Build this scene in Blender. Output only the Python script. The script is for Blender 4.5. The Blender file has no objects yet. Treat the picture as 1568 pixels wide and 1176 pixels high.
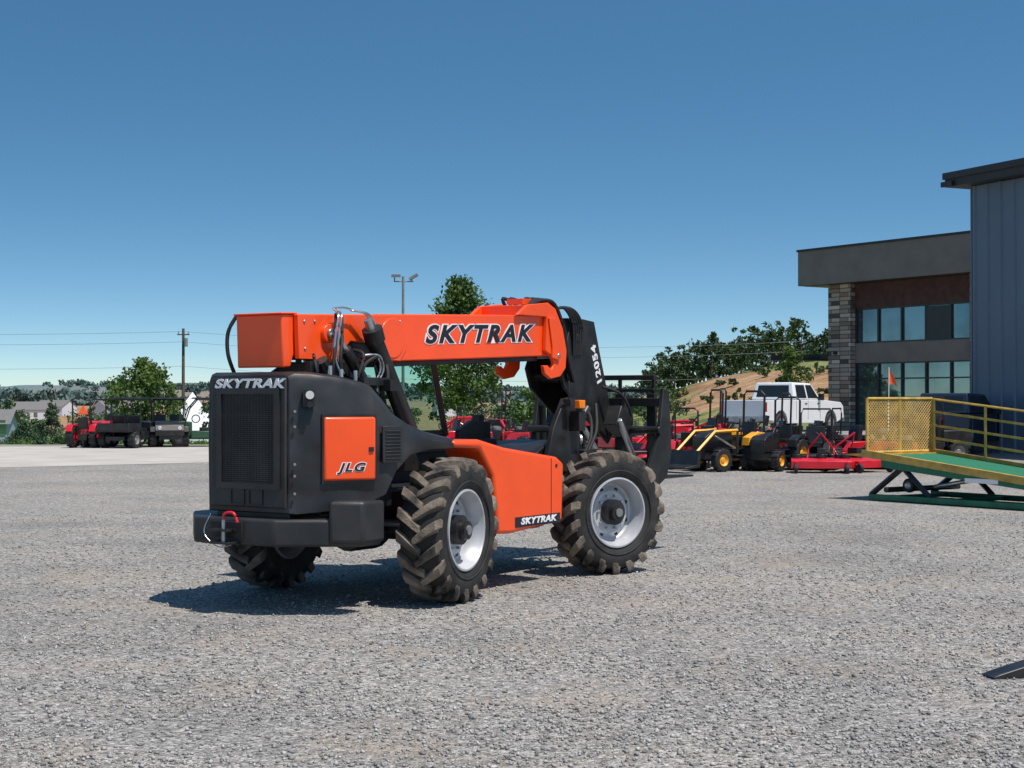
import bpy, bmesh, math, random
import numpy as np
from mathutils import Vector, Matrix, Euler
R=math.radians
random.seed(7); rng=np.random.default_rng(7)
sc=bpy.context.scene
col=sc.collection

# ------------------------------------------------------------ materials
MATS={}
def mat(name,c,rough=.6,metal=0,var=.15,scale=6,bump=0,bscale=60,c2=None,lo=.35,hi=.65,trans=0,coat=0,spec=None,bdist=.02):
    if name in MATS: return MATS[name]
    m=bpy.data.materials.new(name); m.use_nodes=True
    nt=m.node_tree; b=nt.nodes['Principled BSDF']
    b.inputs['Roughness'].default_value=rough; b.inputs['Metallic'].default_value=metal
    if coat: b.inputs['Coat Weight'].default_value=coat; b.inputs['Coat Roughness'].default_value=.12
    if spec is not None: b.inputs['Specular IOR Level'].default_value=spec
    tc=nt.nodes.new('ShaderNodeTexCoord')
    n=nt.nodes.new('ShaderNodeTexNoise'); n.inputs['Scale'].default_value=scale; n.inputs['Detail'].default_value=5
    nt.links.new(tc.outputs['Object'],n.inputs['Vector'])
    r=nt.nodes.new('ShaderNodeValToRGB'); r.color_ramp.elements[0].position=lo; r.color_ramp.elements[1].position=hi
    a=[x*(1-var) for x in c]; d=[min(1,x*(1+var)) for x in c] if c2 is None else c2
    r.color_ramp.elements[0].color=(*a,1); r.color_ramp.elements[1].color=(*d,1)
    nt.links.new(n.outputs['Fac'],r.inputs['Fac']); nt.links.new(r.outputs['Color'],b.inputs['Base Color'])
    if bump:
        n2=nt.nodes.new('ShaderNodeTexNoise'); n2.inputs['Scale'].default_value=bscale; n2.inputs['Detail'].default_value=4 if bscale>10 else 1
        nt.links.new(tc.outputs['Object'],n2.inputs['Vector'])
        bp=nt.nodes.new('ShaderNodeBump'); bp.inputs['Strength'].default_value=bump; bp.inputs['Distance'].default_value=bdist
        nt.links.new(n2.outputs['Fac'],bp.inputs['Height']); nt.links.new(bp.outputs['Normal'],b.inputs['Normal'])
    if trans:
        t=nt.nodes.new('ShaderNodeBsdfTranslucent'); mx=nt.nodes.new('ShaderNodeMixShader'); mx.inputs[0].default_value=trans
        nt.links.new(r.outputs['Color'],t.inputs['Color']); out=nt.nodes['Material Output']
        nt.links.new(b.outputs[0],mx.inputs[1]); nt.links.new(t.outputs[0],mx.inputs[2]); nt.links.new(mx.outputs[0],out.inputs['Surface'])
    MATS[name]=m; return m
def glassmat(name,c,alpha):
    m=bpy.data.materials.new(name); m.use_nodes=True; nt=m.node_tree
    b=nt.nodes['Principled BSDF']; b.inputs['Base Color'].default_value=(.01,.015,.015,1); b.inputs['Roughness'].default_value=.03
    t=nt.nodes.new('ShaderNodeBsdfTransparent'); t.inputs[0].default_value=(*c,1)
    mx=nt.nodes.new('ShaderNodeMixShader'); mx.inputs[0].default_value=alpha
    nt.links.new(b.outputs[0],mx.inputs[1]); nt.links.new(t.outputs[0],mx.inputs[2]); nt.links.new(mx.outputs[0],nt.nodes['Material Output'].inputs['Surface'])
    MATS[name]=m; return m
ORANGE=mat('orange_paint',(.93,.082,.006),.36,0,.05,2,.05,3,coat=.3,bdist=.05)
HOOD=mat('moulded_hood_plastic',(.018,.019,.021),.40,0,.2,2.0,.55,2.6,c2=(.055,.053,.050),lo=.40,hi=.85,bdist=.12)
BLACK=mat('black_plastic',(.018,.019,.021),.46,0,.2,2.5,.10,70,c2=(.044,.042,.040),lo=.35,hi=.8)
BLACKM=mat('black_metal',(.014,.014,.015),.42,0,.3,4,c2=(.032,.031,.030),lo=.4,hi=.8)
DARK=mat('dark_rubber',(.014,.014,.015),.7,0,.3,8)
TIRE=mat('tire_rubber',(.016,.0155,.015),.72,0,.3,5,.2,60,c2=(.046,.041,.036),lo=.4,hi=.8)
LUG=mat('dusty_lug',(.026,.023,.021),.85,0,.3,3.6,.4,50,c2=(.25,.20,.155),lo=.39,hi=.65)
RIM=mat('silver_rim',(.48,.49,.51),.42,.25,.12,6)
STEEL=mat('steel',(.45,.46,.47),.3,.8,.2,6)
GREY=mat('grey_paint',(.2,.2,.2),.5)
RED=mat('red_paint',(.60,.010,.022),.4,0,.15,3,coat=.3)
WHITE=mat('white_paint',(.72,.73,.74),.35,0,.04,2)
WTXT=mat('white_decal',(.82,.82,.82),.5,0,.01)
BTXT=mat('black_decal',(.012,.012,.018),.5,0,.05)
AMBER=mat('amber_lens',(.9,.22,.01),.2)
REDL=mat('red_lens',(.6,.01,.01),.2)
LENS=mat('clear_lens',(.6,.6,.6),.1,.3)
YEL=mat('yellow_paint',(.80,.36,.02),.45,0,.08)
YELR=mat('ramp_yellow',(.50,.31,.06),.6,0,.22,5)
GREEN=mat('ramp_green',(.010,.14,.065),.55,0,.2,5)
GREENU=mat('dark_green_paint',(.02,.07,.035),.4)
NAVY=mat('navy_paint',(.02,.03,.05),.25,0,.05,coat=.5)
GLASS=glassmat('cab_glass',(.70,.90,.83),.92)
WIN=mat('vehicle_glass',(.015,.02,.024),.05,0,.1)

# ------------------------------------------------------------ mesh builder
class MB:
    def __init__(s): s.v=[];s.f=[];s.m=[];s.mats=[]
    def mi(s,m):
        if m not in s.mats: s.mats.append(m)
        return s.mats.index(m)
    def add(s,vs,fs,m):
        o=len(s.v); s.v+= [tuple(v) for v in vs]; k=s.mi(m)
        for f in fs: s.f.append([i+o for i in f]); s.m.append(k)
    def box(s,c,d,m,rot=None):
        x,y,z=[q/2 for q in d]
        vs=[Vector((i*x,j*y,k*z)) for i in(-1,1) for j in(-1,1) for k in(-1,1)]
        if rot: 
            M=Euler(rot).to_matrix(); vs=[M@v for v in vs]
        vs=[v+Vector(c) for v in vs]
        s.add(vs,[(0,1,3,2),(4,6,7,5),(0,4,5,1),(2,3,7,6),(0,2,6,4),(1,5,7,3)],m)
    def bb(s,a,b,m):
        s.box([(p+q)/2 for p,q in zip(a,b)],[abs(p-q) for p,q in zip(a,b)],m)
    def prism(s,pts,lo,hi,m,ax='y'):
        n=len(pts)
        def P(p,w): return (p[0],w,p[1]) if ax=='y' else ((p[0],p[1],w) if ax=='z' else (w,p[0],p[1]))
        vs=[P(p,lo) for p in pts]+[P(p,hi) for p in pts]
        s.add(vs,[list(range(n)),list(range(2*n-1,n-1,-1))]+[(i,(i+1)%n,n+(i+1)%n,n+i) for i in range(n)],m)
    def cyl(s,a,b,r,m,r2=None,seg=14):
        a=Vector(a);b=Vector(b); r2=r if r2 is None else r2
        q=(b-a).to_track_quat('Z','Y'); X=q@Vector((1,0,0)); Y=q@Vector((0,1,0))
        vs=[];
        for c,rr in((a,r),(b,r2)):
            for i in range(seg):
                t=2*math.pi*i/seg; vs.append(c+X*math.cos(t)*rr+Y*math.sin(t)*rr)
        s.add(vs,[list(range(seg))[::-1],list(range(seg,2*seg))]+[(i,(i+1)%seg,seg+(i+1)%seg,seg+i) for i in range(seg)],m)
    def tube(s,pts,r,m,seg=8,smooth=True,r2=None):
        P=[Vector(p) for p in pts]
        if smooth and len(P)>2:
            Q=[]
            for i in range(len(P)-1):
                p0=P[max(i-1,0)];p1=P[i];p2=P[i+1];p3=P[min(i+2,len(P)-1)]
                for k in range(6):
                    t=k/6; Q.append(.5*((2*p1)+(-p0+p2)*t+(2*p0-5*p1+4*p2-p3)*t*t+(-p0+3*p1-3*p2+p3)*t**3))
            Q.append(P[-1]); P=Q
        n=len(P); vs=[]; 
        for i in range(n):
            d=(P[min(i+1,n-1)]-P[max(i-1,0)]).normalized()
            u=Vector((0,0,1)) if abs(d.z)<.9 else Vector((0,1,0))
            X=d.cross(u).normalized(); Y=d.cross(X)
            rr=r if r2 is None else r+(r2-r)*i/(n-1)
            for k in range(seg):
                t=2*math.pi*k/seg; vs.append(P[i]+X*math.cos(t)*rr+Y*math.sin(t)*rr)
        fs=[(i*seg+k,i*seg+(k+1)%seg,(i+1)*seg+(k+1)%seg,(i+1)*seg+k) for i in range(n-1) for k in range(seg)]
        fs+=[list(range(seg)),list(range((n-1)*seg,n*seg))]
        s.add(vs,fs,m)
    def lathe(s,prof,m,c=(0,0,0),seg=48,mats=None):
        n=len(prof); vs=[]
        for i in range(seg):
            t=2*math.pi*i/seg
            for a,r in prof: vs.append((c[0]+r*math.cos(t),c[1]+a,c[2]+r*math.sin(t)))
        o=len(s.v); s.v+=vs
        for i in range(seg):
            for j in range(n-1):
                i2=(i+1)%seg
                s.f.append([o+i*n+j,o+i*n+j+1,o+i2*n+j+1,o+i2*n+j]); s.m.append(s.mi(mats[j] if mats else m))
    def loft(s,secs,m):
        n=len(secs[0]); vs=[p for q in secs for p in q]
        fs=[(i*n+k,i*n+(k+1)%n,(i+1)*n+(k+1)%n,(i+1)*n+k) for i in range(len(secs)-1) for k in range(n)]
        fs+=[list(range(n)),list(range((len(secs)-1)*n,len(secs)*n))]
        s.add(vs,fs,m)
    def make(s,name,parent=None,bevel=0,seg=2,loc=(0,0,0),rot=(0,0,0),ang=35):
        me=bpy.data.meshes.new(name); me.from_pydata(s.v,[],s.f)
        for m in s.mats: me.materials.append(m)
        me.polygons.foreach_set('material_index',s.m)
        bm=bmesh.new(); bm.from_mesh(me); bmesh.ops.recalc_face_normals(bm,faces=bm.faces); bm.to_mesh(me); bm.free()
        me.polygons.foreach_set('use_smooth',[True]*len(me.polygons)); me.set_sharp_from_angle(angle=R(ang))
        o=bpy.data.objects.new(name,me); col.objects.link(o)
        o.location=loc; o.rotation_euler=rot
        if parent: o.parent=parent
        if bevel:
            b=o.modifiers.new('bevel','BEVEL'); b.width=bevel; b.segments=seg; b.limit_method='ANGLE'; b.angle_limit=R(32)
        return o
def empty(name,loc=(0,0,0),rot=(0,0,0),parent=None):
    o=bpy.data.objects.new(name,None); col.objects.link(o); o.location=loc; o.rotation_euler=rot
    if parent:o.parent=parent
    return o
def npmesh(name,v,f,m,smooth=False,parent=None):
    me=bpy.data.meshes.new(name); v=np.asarray(v,dtype=np.float32); f=np.asarray(f,dtype=np.int32)
    me.vertices.add(len(v)); me.vertices.foreach_set('co',v.ravel())
    k=f.shape[1]; me.loops.add(f.size); me.loops.foreach_set('vertex_index',f.ravel())
    me.polygons.add(len(f)); me.polygons.foreach_set('loop_start',np.arange(0,f.size,k,dtype=np.int32))
    me.update(calc_edges=True); me.validate()
    if smooth: me.polygons.foreach_set('use_smooth',[True]*len(me.polygons))
    me.materials.append(m); o=bpy.data.objects.new(name,me); col.objects.link(o)
    if parent:o.parent=parent
    return o
def text(name,body,size,loc,M,m,parent,off=0,ext=.003,shear=.25,sx=1,space=1.0):
    c=bpy.data.curves.new(name,'FONT'); c.body=body; c.size=size; c.shear=shear; c.offset=off; c.extrude=ext
    c.align_x='CENTER'; c.align_y='CENTER'; c.space_character=space; c.materials.append(m)
    o=bpy.data.objects.new(name,c); col.objects.link(o); o.parent=parent
    o.matrix_local=Matrix.Translation(loc)@M.to_4x4()@Matrix.Diagonal((sx,1,1,1))
    return o

# ------------------------------------------------------------ world, sun, camera
w=bpy.data.worlds.new('World'); sc.world=w; w.use_nodes=True; nt=w.node_tree
bg=nt.nodes['Background']; sky=nt.nodes.new('ShaderNodeTexSky'); sky.sky_type='NISHITA'; sky.sun_disc=False
S=Vector((.34,-.32,1)).normalized()
el=math.asin(S.z); az=math.atan2(S.x,S.y)
sky.sun_elevation=el; sky.sun_rotation=az; sky.altitude=200; sky.air_density=1.0; sky.dust_density=.35; sky.ozone_density=1.6
tc=nt.nodes.new('ShaderNodeTexCoord'); mp=nt.nodes.new('ShaderNodeVectorMath'); mp.operation='MULTIPLY_ADD'; mp.inputs[1].default_value=(1,1,2.4); mp.inputs[2].default_value=(0,0,.03)
nm=nt.nodes.new('ShaderNodeVectorMath'); nm.operation='NORMALIZE'
nt.links.new(tc.outputs['Generated'],mp.inputs[0]); nt.links.new(mp.outputs[0],nm.inputs[0]); nt.links.new(nm.outputs[0],sky.inputs['Vector'])
hs=nt.nodes.new('ShaderNodeHueSaturation'); hs.inputs['Saturation'].default_value=1.24; hs.inputs['Hue'].default_value=.488
nt.links.new(sky.outputs[0],hs.inputs['Color']); nt.links.new(hs.outputs[0],bg.inputs['Color']); bg.inputs['Strength'].default_value=.126
L=bpy.data.lights.new('sun','SUN'); L.energy=5.0; L.angle=R(.53); L.color=(1,.95,.88)
lo=bpy.data.objects.new('sun',L); col.objects.link(lo); lo.rotation_euler=S.to_track_quat('Z','Y').to_euler()
cam=bpy.data.cameras.new('camera'); cam.lens=55.65; cam.sensor_width=36; cam.clip_end=9000; cam.clip_start=.1
co=bpy.data.objects.new('camera',cam); col.objects.link(co); co.location=(0,0,1.85); co.rotation_euler=(R(90+.567),0,0); sc.camera=co
try:
    sc.view_settings.view_transform='Standard'; sc.view_settings.look='None'; sc.view_settings.exposure=0
except Exception: pass

# ------------------------------------------------------------ terrain
def sst(t): t=np.clip(t,0,1); return t*t*(3-2*t)
def T(x,y):
    x=np.asarray(x,float); y=np.asarray(y,float)
    z=.45*sst((y-46)/18)*sst((x-3)/6)
    k=np.interp(y,[66,110,160,300,600,1000,1500,2300,3200,6000],[0,-1.6,-2.4,-4.0,-4,-2,4,16,20,0])
    side=sst((x-2)/25)*sst((260-y)/80)
    z=z+np.where(y>66,k*(1-.85*side),0)
    z=z+5.4*np.exp(-((x-33)/19)**2-((y-195)/55)**2)
    z=z+2.6*np.exp(-((x-75)/40)**2-((y-190)/60)**2)
    z=z+.6*np.sin(x/4.3+y/17)*np.sin(y/11+x/9)*sst((y-110)/40)*sst((x-5)/10)*sst((240-y)/30)
    far=sst((y-250)/500)
    z=z+far*(2.2*np.sin(x/90+1.3)*np.sin(y/170)+3.5*np.sin(x/260+y/700)+1.2*np.sin(x/37+y/90))*(.4+y/1800)
    return z
n=240
u=np.linspace(-1,1,n); xs=3600*np.sinh(6.2*u)/np.sinh(6.2)
v=np.linspace(0,1,n+60); ys=-60+5000*(np.exp(5.2*v)-1)/(np.exp(5.2)-1)
X,Y=np.meshgrid(xs,ys); Z=T(X,Y)
V=np.stack([X,Y,Z],-1).reshape(-1,3); nn=n
idx=np.arange(len(ys)*nn).reshape(len(ys),nn)
F=np.stack([idx[:-1,:-1],idx[:-1,1:],idx[1:,1:],idx[1:,:-1]],-1).reshape(-1,4)
gm=bpy.data.materials.new('ground_gravel_grass'); gm.use_nodes=True; nt=gm.node_tree; N=nt.nodes; K=nt.links
b=N['Principled BSDF']; b.inputs['Roughness'].default_value=.9; b.inputs['Specular IOR Level'].default_value=.2
tc=N.new('ShaderNodeTexCoord'); OB=tc.outputs['Object']
def noise(s,d=5,vec=None,rough=.5):
    q=N.new('ShaderNodeTexNoise'); q.inputs['Scale'].default_value=s; q.inputs['Detail'].default_value=d; q.inputs['Roughness'].default_value=rough; K.new(vec or OB,q.inputs['Vector']); return q.outputs['Fac']
def ramp(f,els):
    q=N.new('ShaderNodeValToRGB'); e=q.color_ramp.elements
    while len(e)<len(els): e.new(.5)
    for i,(p,c) in enumerate(els): e[i].position=p; e[i].color=(*c,1) if len(c)==3 else c
    K.new(f,q.inputs['Fac']); return q.outputs['Color']
def mix(f,a,b_,t='MIX'):
    q=N.new('ShaderNodeMix'); q.data_type='RGBA'; q.blend_type=t
    if isinstance(f,float): q.inputs[0].default_value=f
    else: K.new(f,q.inputs[0])
    for s_,i in((a,6),(b_,7)):
        if isinstance(s_,tuple): q.inputs[i].default_value=(*s_,1)
        else: K.new(s_,q.inputs[i])
    return q.outputs[2]
def math_(op,a,b_=0.0,c_=None):
    q=N.new('ShaderNodeMath'); q.operation=op
    for s_,i in((a,0),(b_,1))+(((c_,2),) if c_ is not None else ()):
        if isinstance(s_,(int,float)): q.inputs[i].default_value=s_
        else: K.new(s_,q.inputs[i])
    return q.outputs[0]
vo=N.new('ShaderNodeTexVoronoi'); vo.inputs['Scale'].default_value=46; K.new(OB,vo.inputs['Vector'])
vo2=N.new('ShaderNodeTexVoronoi'); vo2.inputs['Scale'].default_value=95; K.new(OB,vo2.inputs['Vector'])
sx=N.new('ShaderNodeSeparateColor'); K.new(vo.outputs['Color'],sx.inputs[0])
cellc=ramp(sx.outputs[0],[(0,(.12,.116,.11)),(.35,(.245,.236,.225)),(.7,(.34,.328,.312)),(1,(.52,.505,.485))])
big=ramp(noise(.35,6,rough=.6),[(.33,(.80,.785,.77)),(.5,(1,.98,.96)),(.7,(1.15,1.10,1.02))])
tan=ramp(noise(.8,9,rough=.68),[(.50,(0,0,0)),(.66,(1,1,1))])
g1=mix(1.0,cellc,big,'MULTIPLY')
g2=mix(math_('MULTIPLY',tan,.5),g1,(.38,.305,.23))
mot=ramp(noise(9,7,rough=.82),[(.34,(.62,.61,.60)),(.5,(1,1,1)),(.66,(1.25,1.24,1.22))])
gravel=mix(1.0,g2,mot,'MULTIPLY')
gr=ramp(noise(.02,6,rough=.6),[(.3,(.04,.10,.025)),(.48,(.11,.20,.05)),(.6,(.19,.26,.085)),(.72,(.05,.11,.03))])
gr=mix(1.0,gr,ramp(noise(.5,6,rough=.7),[(.3,(.65,.68,.7)),(.7,(1.3,1.3,1.2))]),'MULTIPLY')
sp=N.new('ShaderNodeSeparateXYZ'); K.new(OB,sp.inputs[0])
hm=math_('MULTIPLY',math_('MULTIPLY',math_('GREATER_THAN',sp.outputs['X'],6.0),math_('LESS_THAN',sp.outputs['Y'],260.0)),1.0)
dry=ramp(noise(.16,9,rough=.72),[(.34,(.06,.11,.028)),(.46,(.14,.18,.05)),(.55,(.26,.24,.10)),(.62,(.11,.17,.045)),(.72,(.34,.24,.13))])
dry=mix(1.0,dry,ramp(noise(1.6,6,rough=.78),[(.32,(.45,.48,.45)),(.5,(1,1,1)),(.7,(1.35,1.35,1.3))]),'MULTIPLY')
gr=mix(hm,gr,dry)
clx=math_('MULTIPLY',math_('SUBTRACT',1.0,math_('MULTIPLY',math_('ABSOLUTE',math_('SUBTRACT',sp.outputs['X'],24.0)),.05)),math_('SUBTRACT',1.0,math_('MULTIPLY',math_('ABSOLUTE',math_('SUBTRACT',sp.outputs['Y'],155.0)),.013)))
cl=ramp(math_('MULTIPLY',math_('MAXIMUM',clx,0.0),noise(.17,8,rough=.78)),[(.245,(0,0,0)),(.29,(1,1,1))])
clay=mix(1.0,ramp(noise(.22,6,rough=.7),[(.35,(.22,.115,.055)),(.6,(.50,.31,.17))]),ramp(noise(2,5,rough=.7),[(.3,(.55,.55,.55)),(.7,(1.2,1.2,1.2))]),'MULTIPLY')
gr=mix(cl,gr,clay)
haze=N.new('ShaderNodeMapRange'); K.new(sp.outputs['Y'],haze.inputs[0]); haze.inputs[1].default_value=500; haze.inputs[2].default_value=2400
gr=mix(math_('MULTIPLY',haze.outputs[0],.85),gr,(.095,.175,.21))  # aerial haze painted into the ground colour, bluer with distance
lim=N.new('ShaderNodeMapRange'); K.new(sp.outputs['X'],lim.inputs[0]); lim.inputs[1].default_value=-2; lim.inputs[2].default_value=8; lim.inputs[3].default_value=66; lim.inputs[4].default_value=88
edge=math_('ADD',math_('SUBTRACT',sp.outputs['Y'],lim.outputs[0]),math_('MULTIPLY',noise(.6,4),3.0))
em=N.new('ShaderNodeMapRange'); K.new(edge,em.inputs[0]); em.inputs[1].default_value=0; em.inputs[2].default_value=2.5
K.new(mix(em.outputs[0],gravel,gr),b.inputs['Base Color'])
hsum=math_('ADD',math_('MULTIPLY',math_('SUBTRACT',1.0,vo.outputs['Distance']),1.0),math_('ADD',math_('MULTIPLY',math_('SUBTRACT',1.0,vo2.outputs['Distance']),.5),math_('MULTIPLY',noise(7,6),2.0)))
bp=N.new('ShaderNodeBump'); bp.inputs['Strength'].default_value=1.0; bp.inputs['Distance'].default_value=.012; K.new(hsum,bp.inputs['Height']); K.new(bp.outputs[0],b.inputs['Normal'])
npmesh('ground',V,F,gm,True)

cm=mat('concrete_drive',(.44,.40,.355),.9,0,.10,.6,.2,30)
m=MB(); m.add([(-90,-10,.006),(-8,47.2,.006),(4,56,.006),(4,66.5,.006),(-30,60.5,.006),(-90,50,.006)],[(0,1,2,3,4,5)],cm); m.make('concrete_road')

ns=64000
yy=7.2*(26/7.2)**rng.random(ns); xx=(rng.random(ns)*2-1)*yy*.36
cl_=np.sin(xx*2.1+np.sin(yy*1.7)*2)+np.sin(yy*2.9+xx)+rng.normal(0,1.3,ns); keep=cl_>-1.0; xx=xx[keep]; yy=yy[keep]; ns=len(xx)
rr=.0045+.013*rng.random(ns)**2.6
base=np.array([[1,0,0],[-.1,1,0],[-1,.1,0],[0,-1,.1],[.1,0,.85],[0,0,-.6]])
ang=rng.random(ns)*6.28; c_,s_=np.cos(ang),np.sin(ang)
B=base[None]*(1+.5*(rng.random((ns,6,3))-.5)); sc3=rng.uniform(.7,1.3,(ns,1,3)); B=B*sc3*rr[:,None,None]
P=np.empty_like(B); P[...,0]=B[...,0]*c_[:,None]-B[...,1]*s_[:,None]+xx[:,None]; P[...,1]=B[...,0]*s_[:,None]+B[...,1]*c_[:,None]+yy[:,None]; P[...,2]=B[...,2]+(rr*.35)[:,None]
f=np.array([[0,1,4],[1,2,4],[2,3,4],[3,0,4],[1,0,5],[2,1,5],[3,2,5],[0,3,5]])
FF=(f[None]+(np.arange(ns)*6)[:,None,None]).reshape(-1,3)
stm=mat('stone',(.17,.163,.155),.9,0,.2,14,c2=(.50,.485,.46),lo=.36,hi=.68)
npmesh('gravel',P.reshape(-1,3),FF,stm)

# ------------------------------------------------------------ vegetation
LEAF=mat('leaf',(.04,.09,.018),.6,0,.1,1.2,c2=(.13,.20,.035),trans=.3)
LEAFD=mat('leaf_dark',(.022,.052,.016),.6,0,.1,.35,c2=(.08,.125,.032),trans=.2)
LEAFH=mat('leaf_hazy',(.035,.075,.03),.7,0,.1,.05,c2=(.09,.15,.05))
LEAFF=mat('leaf_far_haze_tint',(.06,.108,.10),.8,0,.1,.02,c2=(.095,.155,.135))  # far foliage, blue aerial haze mixed into the leaf colour
CONF=mat('conifer_needles',(.03,.07,.035),.7,0,.1,2,c2=(.07,.12,.05))
BARK=mat('bark',(.12,.09,.065),.9,0,.3,8,.5,30)
def leaves(centers,rad,per,size,flat=.8):
    k=len(centers); c=np.repeat(np.asarray(centers),per,0); r=np.repeat(np.asarray(rad),per)
    n=len(c); d=rng.normal(size=(n,3)); d/=np.linalg.norm(d,axis=1)[:,None]
    p=c+d*(r*rng.random(n)**.45)[:,None]*np.array([1,1,flat])
    a=rng.normal(size=(n,3)); a/=np.linalg.norm(a,axis=1)[:,None]; b_=np.cross(a,rng.normal(size=(n,3))); b_/=np.linalg.norm(b_,axis=1)[:,None]
    s=(size*rng.uniform(.6,1.3,n))[:,None]
    v=np.stack([p-a*s,p-b_*s*.55,p+a*s,p+b_*s*.55],1).reshape(-1,3)
    f=np.arange(n*4).reshape(-1,4); return v,f
def tree(name,loc,h,cr,cb,lm,nclus=90,per=70,leaf=.09,pointed=.5,trunk_r=.1,limbs=9):
    e=empty(name,loc); m=MB()
    m.tube([(0,0,-.3),(.03,0,cb),(0,.04,h*.6),(.02,0,h*.9)],trunk_r,BARK,8,r2=trunk_r*.25)
    cs=[];rs=[]
    for i in range(nclus):
        t=random.random()**.9; z=cb+(h-cb)*t
        prof=math.sin(math.pi*min(1,(t*.88+.12)))**.7*(1-pointed*t)
        a=random.random()*6.28; q=cr*prof*random.random()**.5*random.uniform(.8,1.15)
        cs.append((q*math.cos(a),q*math.sin(a),z)); rs.append(cr*random.uniform(.14,.30))
    for i in range(limbs):
        c=cs[i*len(cs)//limbs]; m.tube([(0,0,max(cb*.8,c[2]*.72)),(c[0]*.5,c[1]*.5,c[2]*.88),c],trunk_r*.35,BARK,5,r2=.01)
    m.make('trunk',e)
    v,f=leaves(cs,rs,per,leaf); npmesh('foliage',v,f,lm,parent=e)
    return e
tree('shade_tree',(-2.95,90,float(T(-2.95,90))),9.3,2.9,2.4,LEAF,190,75,.12,.35,.11)
tree('bush_tree',(-21.0,90,float(T(-21,90))),4.8,2.6,.6,LEAF,110,60,.12,.2,.1)
tree('bush_tree',(-17.2,96,float(T(-17.2,96))),3.6,2.0,.5,LEAFD,70,50,.12,.2,.1)
tree('bush_tree',(-14.2,98,float(T(-14.2,98))),3.9,2.2,.5,LEAFD,70,50,.12,.2,.1)
tree('young_tree',(14.6,83,.4),4.2,1.4,1.6,LEAF,50,40,.10,.3,.05)
tree('young_tree',(.8,84,float(T(.8,84))),3.0,1.1,.9,LEAF,45,45,.09,.3,.05)
tree('young_tree',(3.9,86,float(T(3.9,86))),3.3,1.2,.9,LEAFD,45,45,.09,.3,.05)
def conifer(loc,h,r):
    e=empty('conifer',loc); m=MB(); m.tube([(0,0,-.1),(0,0,h)],.05,BARK,6,False,r2=.01); m.make('trunk',e)
    cs=[];rs=[]
    for i in range(70):
        t=random.random()**1.3; a=random.random()*6.28; q=r*(1-t)*random.uniform(.4,1.05)
        cs.append((q*math.cos(a),q*math.sin(a),.1+h*.95*t)); rs.append(.05+.22*(1-t))
    v,f=leaves(cs,rs,60,.05); npmesh('needles',v,f,CONF,parent=e)
conifer((-19.5,67,0),1.85,.85); conifer((-18.5,68.5,-.05),1.1,.6); conifer((-23.5,69,-.05),1.0,.7); conifer((-21.6,70,-.1),.9,.8)
gc=[];gr_=[]
for i in range(260):
    x=random.uniform(-34,-9); y=random.uniform(67,76); gc.append((x,y,float(T(x,y))+.05)); gr_.append(random.uniform(.15,.4))
vv,ff=leaves(gc,gr_,45,.06,.5); npmesh('grass_verge',vv,ff,LEAF)
def mass(name,pts,lm,per,size,hh):
    cs=[];rs=[]
    for (x,y,h,wd) in pts:
        z=float(T(x,y))
        for i in range(hh):
            t=random.random(); a=random.random()*6.28; q=wd*random.random()**.5*(1-.45*t)
            cs.append((x+q*math.cos(a),y+q*math.sin(a),z+h*(.15+.82*t))); rs.append(wd*random.uniform(.22,.42))
    v,f=leaves(cs,rs,per,size); return npmesh(name,v,f,lm)
pts=[]
for i in range(50):
    y=random.uniform(188,215); t=i/49; k=.086+t*.115; x=k*y
    h=np.interp(t,[0,.12,.3,.5,.8,1],[4.6,5.8,6.2,5.6,6.0,5.4])*random.uniform(.6,1.12)
    pts.append((x,y,h,random.uniform(1.1,1.9)))
mass('hilltop_trees',pts,LEAFD,30,.21,20)
m=MB()
for x,y,h,wd in pts:
    z=float(T(x,y)); m.tube([(x,y,z-.3),(x+.2,y,z+h*.75)],.14,BARK,5,False,r2=.05)
m.make('hilltop_tree_trunks')
pts=[(random.uniform(8,15),random.uniform(135,180),random.uniform(1.5,2.8),1.3) for i in range(16)]+[(random.uniform(12,32),random.uniform(120,185),random.uniform(.4,1.1),random.uniform(.4,.9)) for i in range(45)]
mass('hillside_shrubs',pts,LEAFD,26,.14,9)
pts=[]
for i in range(60):
    y=random.uniform(150,480); k=random.choice([random.uniform(-.34,-.19),random.uniform(-.11,.07)]); pts.append((k*y,y,random.uniform(2,4.2),random.uniform(1.6,3.2)))
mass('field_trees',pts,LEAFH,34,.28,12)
pts=[]
for i in range(330):
    y=random.uniform(600,2400); k=random.uniform(-.36,.12); 
    if math.sin(k*y/60+y/130)<.15: continue
    for q in range(3): pts.append((k*y+random.uniform(-40,40),y+random.uniform(-8,8),random.uniform(4,7.5),random.uniform(5,10)))
mass('distant_trees',pts,LEAFF,12,1.7,8)

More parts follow.
